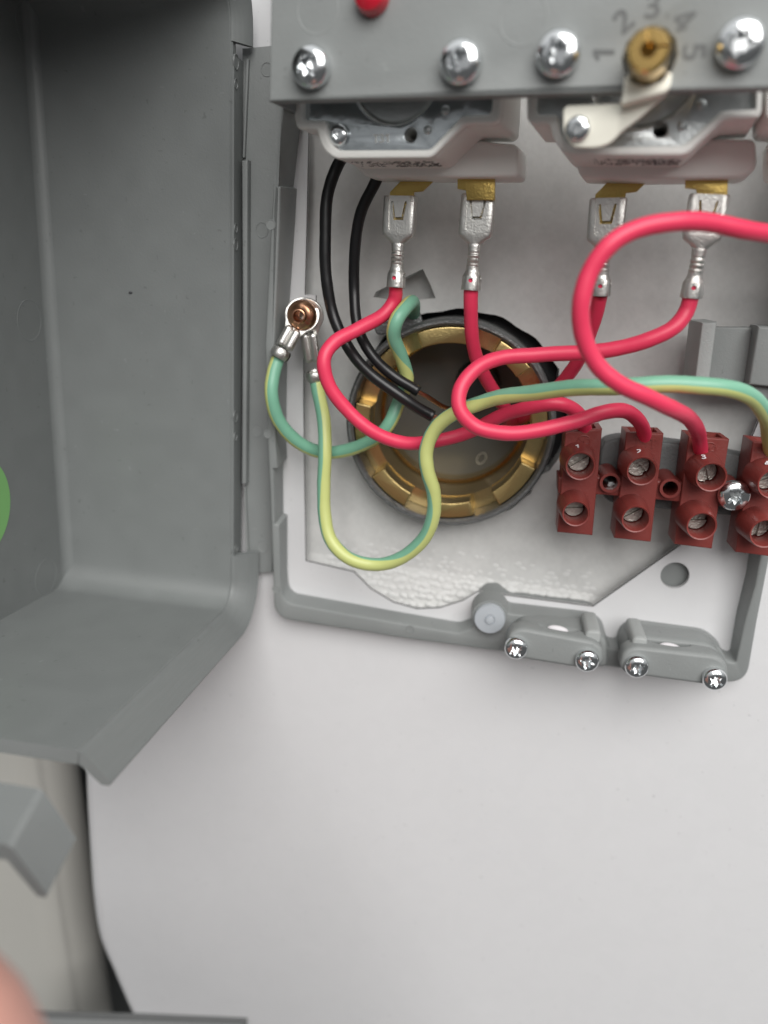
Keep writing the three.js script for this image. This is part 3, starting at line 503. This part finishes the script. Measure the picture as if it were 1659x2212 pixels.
thermostat('white thermostat of which only one corner shows, past the lever', 2,
  [[1655, 190], [1656, 250], [1663, 262], [1700, 262], [1705, 290], [1720, 310], [1750, 330], [1900, 330], [1960, 250], [2000, 250], [2010, 240], [2012, 190]],
  [[1672, 190], [1673, 235], [1678, 242], [1718, 242], [1724, 280], [1740, 300], [1760, 312], [1895, 312], [1955, 232], [1990, 232], [1998, 222], [2000, 190]],
  { base: [[1662, 300], [1660, 345], [1664, 385], [1900, 385], [1990, 362], [1980, 300]], dome: [1830, 150, 90], hole: [1850, 285], rivet: [1770, 280], dimples: [], tabs: [] });

// ---------------------------------------------------------------- spade terminals and wires
function spadeGeo() {                                                             // mouth at y = 0, wire end at y = -19, front +z
  const loft = (st) => { const rows = st.map(([y, w, d, n, zc = 0]) => { const r = []; for (let i = 0; i < 28; i++) { const a = i / 28 * Math.PI * 2, c = Math.cos(a), s = Math.sin(a); r.push(V(Math.sign(c) * Math.abs(c) ** (2 / n) * w, y, zc + Math.sign(s) * Math.abs(s) ** (2 / n) * d)); } return r; }); const cap = (r) => { const c = r.reduce((q, p) => q.add(p), V(0, 0, 0)).multiplyScalar(1 / r.length); return c; }, ring = (r) => r.map(() => cap(r)); const r0 = rows[0], r1 = rows[rows.length - 1]; return merged([gridSurface([ring(r0), ...rows, ring(r1)], false, true)]); };
  const bodyS = loft([[0, 3.0, 1.15, 6], [-0.3, 3.15, 1.25, 6], [-7.4, 3.15, 1.25, 6], [-8.2, 2.9, 1.2, 5], [-8.9, 2.0, 1.15, 4], [-9.6, 1.3, 1.1, 3]]);
  const recess = extrude(roundedShape([{ x: -2.0, y: 0.6, r: 0.2 }, { x: 2.0, y: 0.6, r: 0.2 }, { x: 1.75, y: -7.2, r: 0.8 }, { x: -1.75, y: -7.2, r: 0.8 }]), 0.95, 2, 0, 6);
  const vs = new THREE.Shape(); [[-1.55, -1.2], [-1.15, -1.1], [-0.65, -4.3], [0.65, -4.3], [1.15, -1.1], [1.55, -1.2], [1.0, -4.9], [-1.0, -4.9]].forEach(([x, y], i) => i ? vs.lineTo(x, y) : vs.moveTo(x, y)); vs.closePath();
  const body = cut(bodyS, recess, extrude(vs, 0.3, 2, 0, 4));
  const st = [[-9.2, 1.3, 1.05, 2.6]]; for (let i = 0; i <= 24; i++) { const y = -10 - i * 0.2, b = y < -11.2 && y > -14 ? 0.10 * Math.sin((y + 11.2) * 6.6) : 0; st.push([y, 1.22 + b * 0.5 - 0.08 * Math.sin(i / 24 * Math.PI), 1.15 + b, 2.4]); }
  st.push([-15.4, 1.45, 1.3, 2.3], [-16, 1.75, 1.62, 2.2], [-18.6, 1.85, 1.72, 2.2], [-18.9, 1.8, 1.7, 2.2]);
  const barrel = cut(loft(st), cyl(0.42, 0.42, 3, 20).translate(0.05, -16.9, 1.9), cyl(0.42, 0.42, 3, 20).rotateY(Math.PI / 2).translate(2.2, -16.3, 0.3));
  return { body, barrel };
}
const SPADE = spadeGeo();
function spade(parent, x0, y0, x1, y1, z0, z1, twist) {
  const A = at(x0, y0, z0), B = at(x1, y1, z1), Y = A.clone().sub(B), L = Y.length(); Y.normalize();
  let Z = V(-Math.sin(al) + twist, 0, 1); Z.addScaledVector(Y, -Z.dot(Y)).normalize(); const X = Y.clone().cross(Z), k = L / 19;
  const m = new THREE.Matrix4().makeBasis(X, Y.clone().multiplyScalar(k), Z).setPosition(A);
  const s = part(parent, 'spade_terminal', SPADE.body.clone().applyMatrix4(m), M.tin, { crease: 0.5 });
  part(s, 'crimp_barrel', SPADE.barrel.clone().applyMatrix4(m), M.tin, { crease: 0.5 });
  part(s, 'crimp_window', cyl(0.4, 0.4, 0.5, 16).translate(0.05, -16.9, 1.05).applyMatrix4(m), M.red);
  part(s, 'tongue_gap', new THREE.BoxGeometry(2.8, 4.2, 0.2).translate(0, -3, 0.2).applyMatrix4(m), M.brassTab);
  return B.clone().addScaledVector(Y, 0.5);
}
const WR = 1.36;
function redWire(label, list, sp) {
  const pts = path(list), e = pts[pts.length - 1];
  const t = thing('red_wire', label, 'wire', e, 'red wires of the thermostats');
  if (sp) { const B = spade(t, ...sp); pts[0] = B; }
  part(t, 'insulation', wire(pts, WR), M.red, { keepUV: true, keepNormals: true });
  return t;
}
redWire('red wire from the terminal beside the black wires, curving to the first block pole', [[855, 622, 12], [853, 646, 11], [828, 680, 12], [775, 710, 15], [725, 737, 18], [701, 775, 20], [708, 828, 20], [745, 880, 19], [805, 932, 18], [875, 956, 16], [945, 953, 13], [1015, 932, 12], [1085, 898, 14], [1150, 878, 17], [1205, 873, 18], [1243, 888, 16], [1262, 922, 12], [1264, 960, 10]], [866, 424, 855, 622, 11.5, 12, 0]);
redWire('straight red wire dropping from its terminal into the brass neck', [[1017, 628, 15], [1016, 665, 14], [1018, 715, 12], [1028, 765, 9], [1050, 820, 5], [1082, 868, 0], [1105, 905, -6], [1090, 930, -14]], [1035, 420, 1017, 628, 15, 15, 0.05]);
redWire('short red wire passing behind the large red loop into the neck', [[1296, 640, 18], [1290, 670, 16], [1276, 715, 13], [1254, 768, 9], [1225, 812, 5], [1190, 855, 1], [1140, 895, -6], [1100, 915, -14]], [1315, 428, 1296, 640, 18.5, 18, -0.05]);
redWire('red wire looping over the neck and back to the second block pole', [[1492, 645, 23], [1484, 672, 23], [1455, 708, 24], [1400, 735, 24], [1330, 752, 23], [1250, 763, 22], [1160, 766, 22], [1085, 773, 23], [1030, 797, 25], [995, 840, 27], [993, 885, 28], [1025, 922, 28], [1090, 935, 28], [1165, 930, 27], [1235, 912, 26], [1300, 891, 25], [1345, 888, 23], [1377, 905, 18], [1390, 935, 13], [1392, 970, 10]], [1533, 420, 1492, 645, 23.5, 23, 0.05]);
redWire('large red loop crossing in front of the other wires to the third block pole', [[1800, 560, 22], [1720, 522, 30], [1659, 505, 35], [1600, 493, 38], [1530, 482, 40], [1460, 478, 42], [1390, 490, 43], [1325, 525, 44], [1275, 585, 44], [1254, 655, 44], [1260, 725, 43], [1290, 785, 42], [1340, 830, 41], [1405, 862, 39], [1460, 885, 35], [1495, 912, 27], [1511, 945, 17], [1515, 990, 10]]);
// earth wires
function lug(parent, hx, hy, wx, wy, z, zw, r) {                                  // ring lug: eye round the rivet, barrel towards the wire
  const A = at(hx, hy, z), B = at(wx, wy, zw), Y = B.clone().sub(A), L = Y.length(); Y.normalize();
  let Z = V(0, 0, 1).addScaledVector(Y, -Y.z).normalize(); const X = Y.clone().cross(Z), m = new THREE.Matrix4().makeBasis(X, Y, Z).setPosition(A);
  const s = new THREE.Shape(); s.absarc(0, 0, r, -0.9, Math.PI + 0.9 - Math.PI * 2 + Math.PI * 2, false); 
  const plate = new THREE.Shape(); const n = 40; for (let i = 0; i <= n; i++) { const a = Math.PI * 0.30 + Math.PI - (i / n) * Math.PI * 1.6 + Math.PI * 0.0; const q = [Math.cos(a - Math.PI * 0.5) * r * -1, Math.sin(a - Math.PI * 0.5) * r * -1]; i ? plate.lineTo(...q) : plate.moveTo(...q); }
  const e = new THREE.Shape(); e.absarc(0, 0, r, Math.PI * 0.75, Math.PI * 2.25, false); e.lineTo(1.7, r * 1.25); e.lineTo(-1.7, r * 1.25); e.closePath(); e.holes.push(circlePath(0, 0, 1.4));
  const eye = part(parent, 'ring_lug', extrude(e, -0.45, 0.45, 0.15, 24).applyMatrix4(m), M.tin);
  const b0 = r * 0.95, bar = [];
  for (const sx of [-1, 1]) bar.push(new THREE.CapsuleGeometry(0.95, Math.max(0.5, (L - b0) * 0.42), 6, 18).scale(1, 1, 0.9).translate(sx * 0.85, b0 + (L - b0) * 0.30, 0.95));
  part(eye, 'barrel', merged([...bar, new THREE.BoxGeometry(3.4, (L - b0) * 0.6, 0.9).translate(0, b0 + (L - b0) * 0.3, 0.2)]).applyMatrix4(m), M.tin);
  for (const sx of [-1, 1]) part(eye, 'strain_claw', new THREE.TorusGeometry(1.55, 0.42, 10, 20, Math.PI * 0.95).scale(1, 1, 2.6).rotateX(Math.PI / 2).rotateY(sx > 0 ? 0 : Math.PI).translate(sx * 0.1, L - 1.2, 0.6).applyMatrix4(m), M.tin);
  return B;
}
const RIV = at(653, 681, 9);
{
  const t = thing('copper_rivet', 'copper hollow rivet holding two ring lugs at the box wall', 'rivet', V(RIV.x, RIV.y, 0));
  part(t, 'rivet_head', lathe([[1.0, 0.3], [1.0, 2.7], [1.12, 2.95], [1.32, 2.9], [1.42, 2.5], [1.6, 2.15], [2.1, 1.95], [2.6, 1.5], [2.95, 0.95], [3.1, 0.35], [3.05, 0], [1.0, 0]], 48).translate(RIV.x, RIV.y, 9.0), M.copper, { crease: 0.8 });
  part(t, 'rivet_shank', lathe([[0.98, 0], [1.3, 0], [1.3, 9], [0.98, 9], [0.98, 0]], 32).translate(RIV.x, RIV.y, 0.1), M.copper);
  part(t, 'earth_bracket', prism(W, [[640, 662, 1], [684, 650, 1], [690, 690, 1], [660, 715, 1], [636, 705, 1]], 6.0, 6.9, { bevel: 0.2 }), M.tin);
}
{
  const pts = path([[600, 775, 11], [592, 805, 12], [586, 850, 13], [600, 905, 11.5], [640, 952, 9], [695, 976, 6.5], [750, 973, 6.5], [804, 950, 7.5], [840, 918, 9], [863, 865, 8], [878, 818, 8.5], [867, 772, 11], [851, 724, 14], [857, 690, 15], [876, 663, 12.5], [890, 654, 8], [894, 664, 3], [893, 676, -1]]);
  const t = thing('earth_wire', 'green and yellow earth wire from the lug on the cover side into the neck', 'wire', pts[pts.length - 1], 'green and yellow earth wires');
  lug(t, 653, 681, 601, 776, 8.4, 11, 3.55);
  part(t, 'insulation', wire(pts, 1.42, { phase: [[0, 84], [0.15, 88], [0.4, 92], [0.55, 108], [0.75, -105], [0.9, -100], [1, -60]] }), M.earth, { keepUV: true, keepNormals: true });
}
{
  const pts = path([[682, 812, 5], [688, 850, 7], [699, 910, 10], [703, 980, 12], [699, 1050, 12.5], [700, 1110, 13], [715, 1165, 14], [755, 1207, 15], [810, 1219, 15], [870, 1204, 16], [915, 1165, 17], [935, 1115, 18], [936, 1065, 19], [924, 1015, 20], [922, 970, 20], [942, 925, 20], [985, 890, 20], [1045, 868, 21], [1120, 852, 25], [1200, 842, 29], [1290, 836, 32], [1390, 832, 34], [1490, 831, 34], [1570, 838, 33], [1625, 860, 30], [1655, 900, 25], [1664, 950, 16], [1664, 990, 10]]);
  const t = thing('earth_wire', 'green and yellow earth wire hanging in a deep loop, then crossing to the block', 'wire', pts[pts.length - 1], 'green and yellow earth wires');
  lug(t, 663, 681, 684, 822, 7.5, 5, 3.5);
  part(t, 'insulation', wire(pts, 1.42, { phase: [[0, -78], [0.1, -62], [0.2, -34], [0.27, 5], [0.33, 60], [0.38, 62], [0.46, 20], [0.52, -8], [0.57, 35], [0.63, 62], [1, 72]] }), M.earth, { keepUV: true, keepNormals: true });
}
// black wires
{
  const a = path([[745, 330, 8], [728, 362, 9], [706, 430, 9], [702, 520, 9], [707, 610, 9], [722, 690, 9], [755, 755, 11], [810, 815, 13], [870, 860, 13.5], [934, 899, 12]]);
  const t = thing('black_wire', 'black wire nearer the open cover, its cut end hiding a bare copper tip', 'wire', a[a.length - 1], 'black wires of the neck');
  part(t, 'insulation', wire(a, 1.16), M.black, { keepUV: true, keepNormals: true });
  part(t, 'copper_core', wire(path([[926, 893, 12], [945, 902, 11], [962, 897, 7], [985, 880, -2]]), 0.42), M.copper, { keepUV: true, keepNormals: true });
  const b = path([[822, 370, 10], [806, 402, 10], [780, 460, 9], [767, 540, 8], [764, 630, 7], [775, 710, 9], [805, 770, 11], [850, 812, 12.5], [904, 846, 12]]);
  const t2 = thing('black_wire', 'black wire with a long bare copper end pointing into the neck', 'wire', b[b.length - 1], 'black wires of the neck');
  part(t2, 'insulation', wire(b, 1.1), M.black, { keepUV: true, keepNormals: true });
  part(t2, 'copper_core', wire(path([[897, 842, 12], [920, 856, 10], [950, 874, 5], [985, 886, -4]]), 0.46), M.copper, { keepUV: true, keepNormals: true });
}
// ---------------------------------------------------------------- terminal block
{
  const BZ = 13, b = at(1400, 1060, 6);
  const t = thing('terminal_block', 'dark red four-pole terminal block with slotted screws', 'terminal block', V(b.x, b.y, 6));
  const poles = [
    { f: [[1221, 934], [1301, 926], [1280, 1157], [1204, 1150]], up: [1254, 1007, 33], lo: [1244, 1110, 30], s: [0.6, 0.06], n: '1', mk: [1247, 968] },
    { f: [[1353, 934], [1434, 937], [1406, 1171], [1327, 1163]], up: [1387, 1018, 33.5], lo: [1374, 1122, 31.5], s: [-0.8, 0.55], n: '2', mk: [1381, 981] },
    { f: [[1488, 942], [1576, 949], [1538, 1186], [1457, 1176]], up: [1537, 1031, 34], lo: [1516, 1137, 33], s: [-1.25, 0.08], n: '3', mk: [1521, 993] },
    { f: [[1627, 954], [1718, 964], [1676, 1204], [1589, 1193]], up: [1672, 1046, 35], lo: [1654, 1153, 34], s: [0.4, 1.5], n: '4', mk: [1658, 1010] }];
  const link = prism(W, [[1206, 1030], [1330, 1030], [1450, 1040], [1600, 1055], [1740, 1070], [1735, 1115], [1590, 1098], [1440, 1082], [1310, 1070], [1206, 1066]], 6.1, 12.2, { bevel: 0.4 });
  const hub = (x, y, r) => { const p = at(x, y, 13.4), k = mmAt(x, y, 13.4); return cut(cyl(r * k, r * k * 1.12, 7.3, 36).translate(p.x, p.y, 6.15 + 3.65), cyl(16 * k, 16 * k, 12, 28).translate(p.x, p.y, 11)); };
  poles.forEach((q, i) => {
    const g = prism(W, q.f, 5 + 1.1, BZ, { bevel: 0.3 });
    const [TL, TR] = [at(...q.f[0], BZ), at(...q.f[1], BZ)], mid = TL.clone().add(TR).multiplyScalar(0.5), wdt = TL.distanceTo(TR);
    const mouth = new THREE.BoxGeometry(wdt * 0.74, 5, 4.6).rotateZ(Math.atan2(TR.y - TL.y, TR.x - TL.x)).translate(mid.x, mid.y - 0.8, 9.6);
    const drills = [], collars = [];
    for (const [x, y, r] of [q.up, q.lo]) { const p = at(x, y, 19.5), k = mmAt(x, y, 19.5); drills.push(cyl(r * 0.8 * k, r * 0.8 * k, 6, 36).translate(p.x, p.y, 13.6)); collars.push([p, r * k]); }
    const bodyP = part(t, 'pole_body', cut(g, mouth, ...drills), M.terminal);
    collars.forEach(([p, r], j) => {
      part(bodyP, 'screw_collar', lathe([[r * 0.80, 12.5], [r * 0.80, 18.9], [r * 0.86, 19.4], [r * 0.94, 19.5], [r, 19.0], [r * 1.20, 12.4], [r * 0.80, 12.5]], 44).translate(p.x, p.y, 0), M.terminal, { crease: 0.5 });
      const sc = cut(cyl(r * 0.72, r * 0.72, 4, 36), new THREE.BoxGeometry(r * 2, r * 0.27, 1.6).rotateZ(q.s[j]).translate(0, 0, 1.9)).translate(p.x, p.y, 12.4);
      part(bodyP, 'slotted_screw', sc, M.slot);
    });
    const [pu, ru] = collars[0], mp = at(...q.mk, 17.2);
    part(bodyP, 'pole_number', text(q.n, 1.25, 0.06).rotateX(-1.15).rotateZ(0.05).translate(pu.x + (mp.x - pu.x) * 1.0, pu.y + ru * 1.09, 16.6), M.white, { crease: 0 });
    const em = at((q.f[0][0] + q.f[1][0]) / 2, (q.f[0][1] + q.f[1][1]) / 2 + 24, BZ);
    part(bodyP, 'moulded_mark', i % 2 ? text('T9T', 1.9, 0.14).rotateZ(-0.09).translate(em.x, em.y + 0.3, BZ - 0.02) : merged([new THREE.TorusGeometry(1.25, 0.13, 8, 32), new THREE.TorusGeometry(0.5, 0.12, 8, 20).translate(0.62, 0.1, 0), new THREE.BoxGeometry(2.3, 0.22, 0.2).rotateZ(0.75), new THREE.BoxGeometry(1.6, 0.22, 0.2).rotateZ(-0.75).translate(-0.3, 0.1, 0)]).translate(em.x, em.y, BZ), M.terminal);
  });
  part(t, 'link_bar', cut(link, ...[[1318, 1043], [1448, 1055], [1589, 1070]].map(([x, y]) => { const p = at(x, y, 13.4), k = mmAt(x, y, 13.4); return cyl(16 * k, 16 * k, 14, 28).translate(p.x, p.y, 9); })), M.terminal);
  for (const [x, y] of [[1318, 1043], [1448, 1055], [1589, 1068]]) part(t, 'fixing_eye', hub(x, y, 22), M.terminal);
  { const p = at(1318, 1043, 9); part(t, 'fixing_pin', lathe([[1.0, 0], [1.0, 4.4], [0.7, 4.8], [0.001, 4.9]], 24).translate(p.x, p.y, 6.1), M.zincDull); }
  { const p = at(1590, 1074, 15.6); p.z = 13.5; screwPart(t, HEAD_M, W, p, 0.45, M.zinc, 'fixing_screw'); part(t, 'screw_shank', cyl(1.2, 1.2, 8, 20).translate(p.x, p.y, 10), M.zincDull); }
}
// ---------------------------------------------------------------- strip at the foot of the panel
{
  const b = at(300, 2230, 0), t = thing('sealing_strip', 'thin grey sealing strip lying across the edge of the tank panel', 'strip', V(b.x, b.y, 0));
  part(t, 'strip_body', prism(W, [[60, 2190], [300, 2197], [531, 2207], [531, 2330], [60, 2310]], 0.15, 1.5, { bevel: 0.2 }), M.strip);
  part(t, 'strip_face', prism(W, [[60, 2200], [300, 2207], [524, 2215], [524, 2330], [60, 2310]], 1.4, 1.75, { bevel: 0.1 }), M.stripFace);
}
// ---------------------------------------------------------------- the hand that steadies the cover: only the edge of a finger shows
{
  const dep = (x, y, d) => CAM.clone().addScaledVector(ray(x, y), d);
  const tip = dep(-385, 2035, 62), mid = dep(-180, 2310, 62), root = dep(170, 2800, 70);
  const bones = [[tip, mid, 7.4, 8.2], [mid, root, 8.4, 9.6]];
  const palm = root.clone().add(V(6, -26, 8)), wrist = palm.clone().add(V(10, -52, 14));
  bones.push([root, palm, 10, 17], [palm, wrist, 18, 19]);
  for (let i = 0; i < 4; i++) { const k = palm.clone().add(V(-26 + i * 13 - 14, -14 - i * 6, -6 - i * 2)), m1 = k.clone().add(V(-24, 4 - i * 3, -8)), m2 = m1.clone().add(V(-14, -8, -12 + i)); bones.push([palm, k, 12, 8.4], [k, m1, 8.2, 7.4], [m1, m2, 7.4, 6.2]); }
  const bb = new THREE.Box3(); for (const [a, b2, r, s] of bones) for (const [p, q] of [[a, r], [b2, s]]) bb.expandByPoint(p.clone().addScalar(q + 5)).expandByPoint(p.clone().addScalar(-q - 5));
  const c = bb.getCenter(V(0, 0, 0)), sz = bb.getSize(V(0, 0, 0)), half = Math.max(sz.x, sz.y, sz.z) / 2, RES = 84;
  const mc = new MarchingCubes(RES, new THREE.MeshBasicMaterial(), false, false, 200000); mc.isolation = 0;
  const cap = (p, a, b2, r, s) => { const ba = b2.clone().sub(a), t = Math.max(0, Math.min(1, p.clone().sub(a).dot(ba) / ba.lengthSq())); return p.distanceTo(a.clone().addScaledVector(ba, t)) - (r + (s - r) * t); };
  for (let z = 0; z < RES; z++) for (let y = 0; y < RES; y++) for (let x = 0; x < RES; x++) {
    const p = V((x - RES / 2) / (RES / 2) * half + c.x, (y - RES / 2) / (RES / 2) * half + c.y, (z - RES / 2) / (RES / 2) * half + c.z);
    let d = 1e9; for (const [a, b2, r, s] of bones) { const e = cap(p, a, b2, r, s), h2 = Math.max(3 - Math.abs(d - e), 0) / 3; d = Math.min(d, e) - h2 * h2 * 3 * 0.25; }
    mc.field[x + y * RES + z * RES * RES] = -d;
  }
  mc.update();
  const g = new THREE.BufferGeometry(), n = mc.count ?? mc.geometry.drawRange.count;
  g.setAttribute('position', new THREE.Float32BufferAttribute(mc.positionArray.slice(0, n * 3), 3));
  g.setAttribute('normal', new THREE.Float32BufferAttribute(mc.normalArray.slice(0, n * 3), 3));
  g.setAttribute('uv', new THREE.Float32BufferAttribute(new Float32Array(n * 2), 2));
  g.scale(half, half, half).translate(c.x, c.y, c.z);
  const t = thing('person', 'pink fingertip of a hand held close in front of the tank', 'person', wrist);
  part(t, 'hand', g, M.skin, { crease: 1.4 });
}
renderer.render(scene, camera);
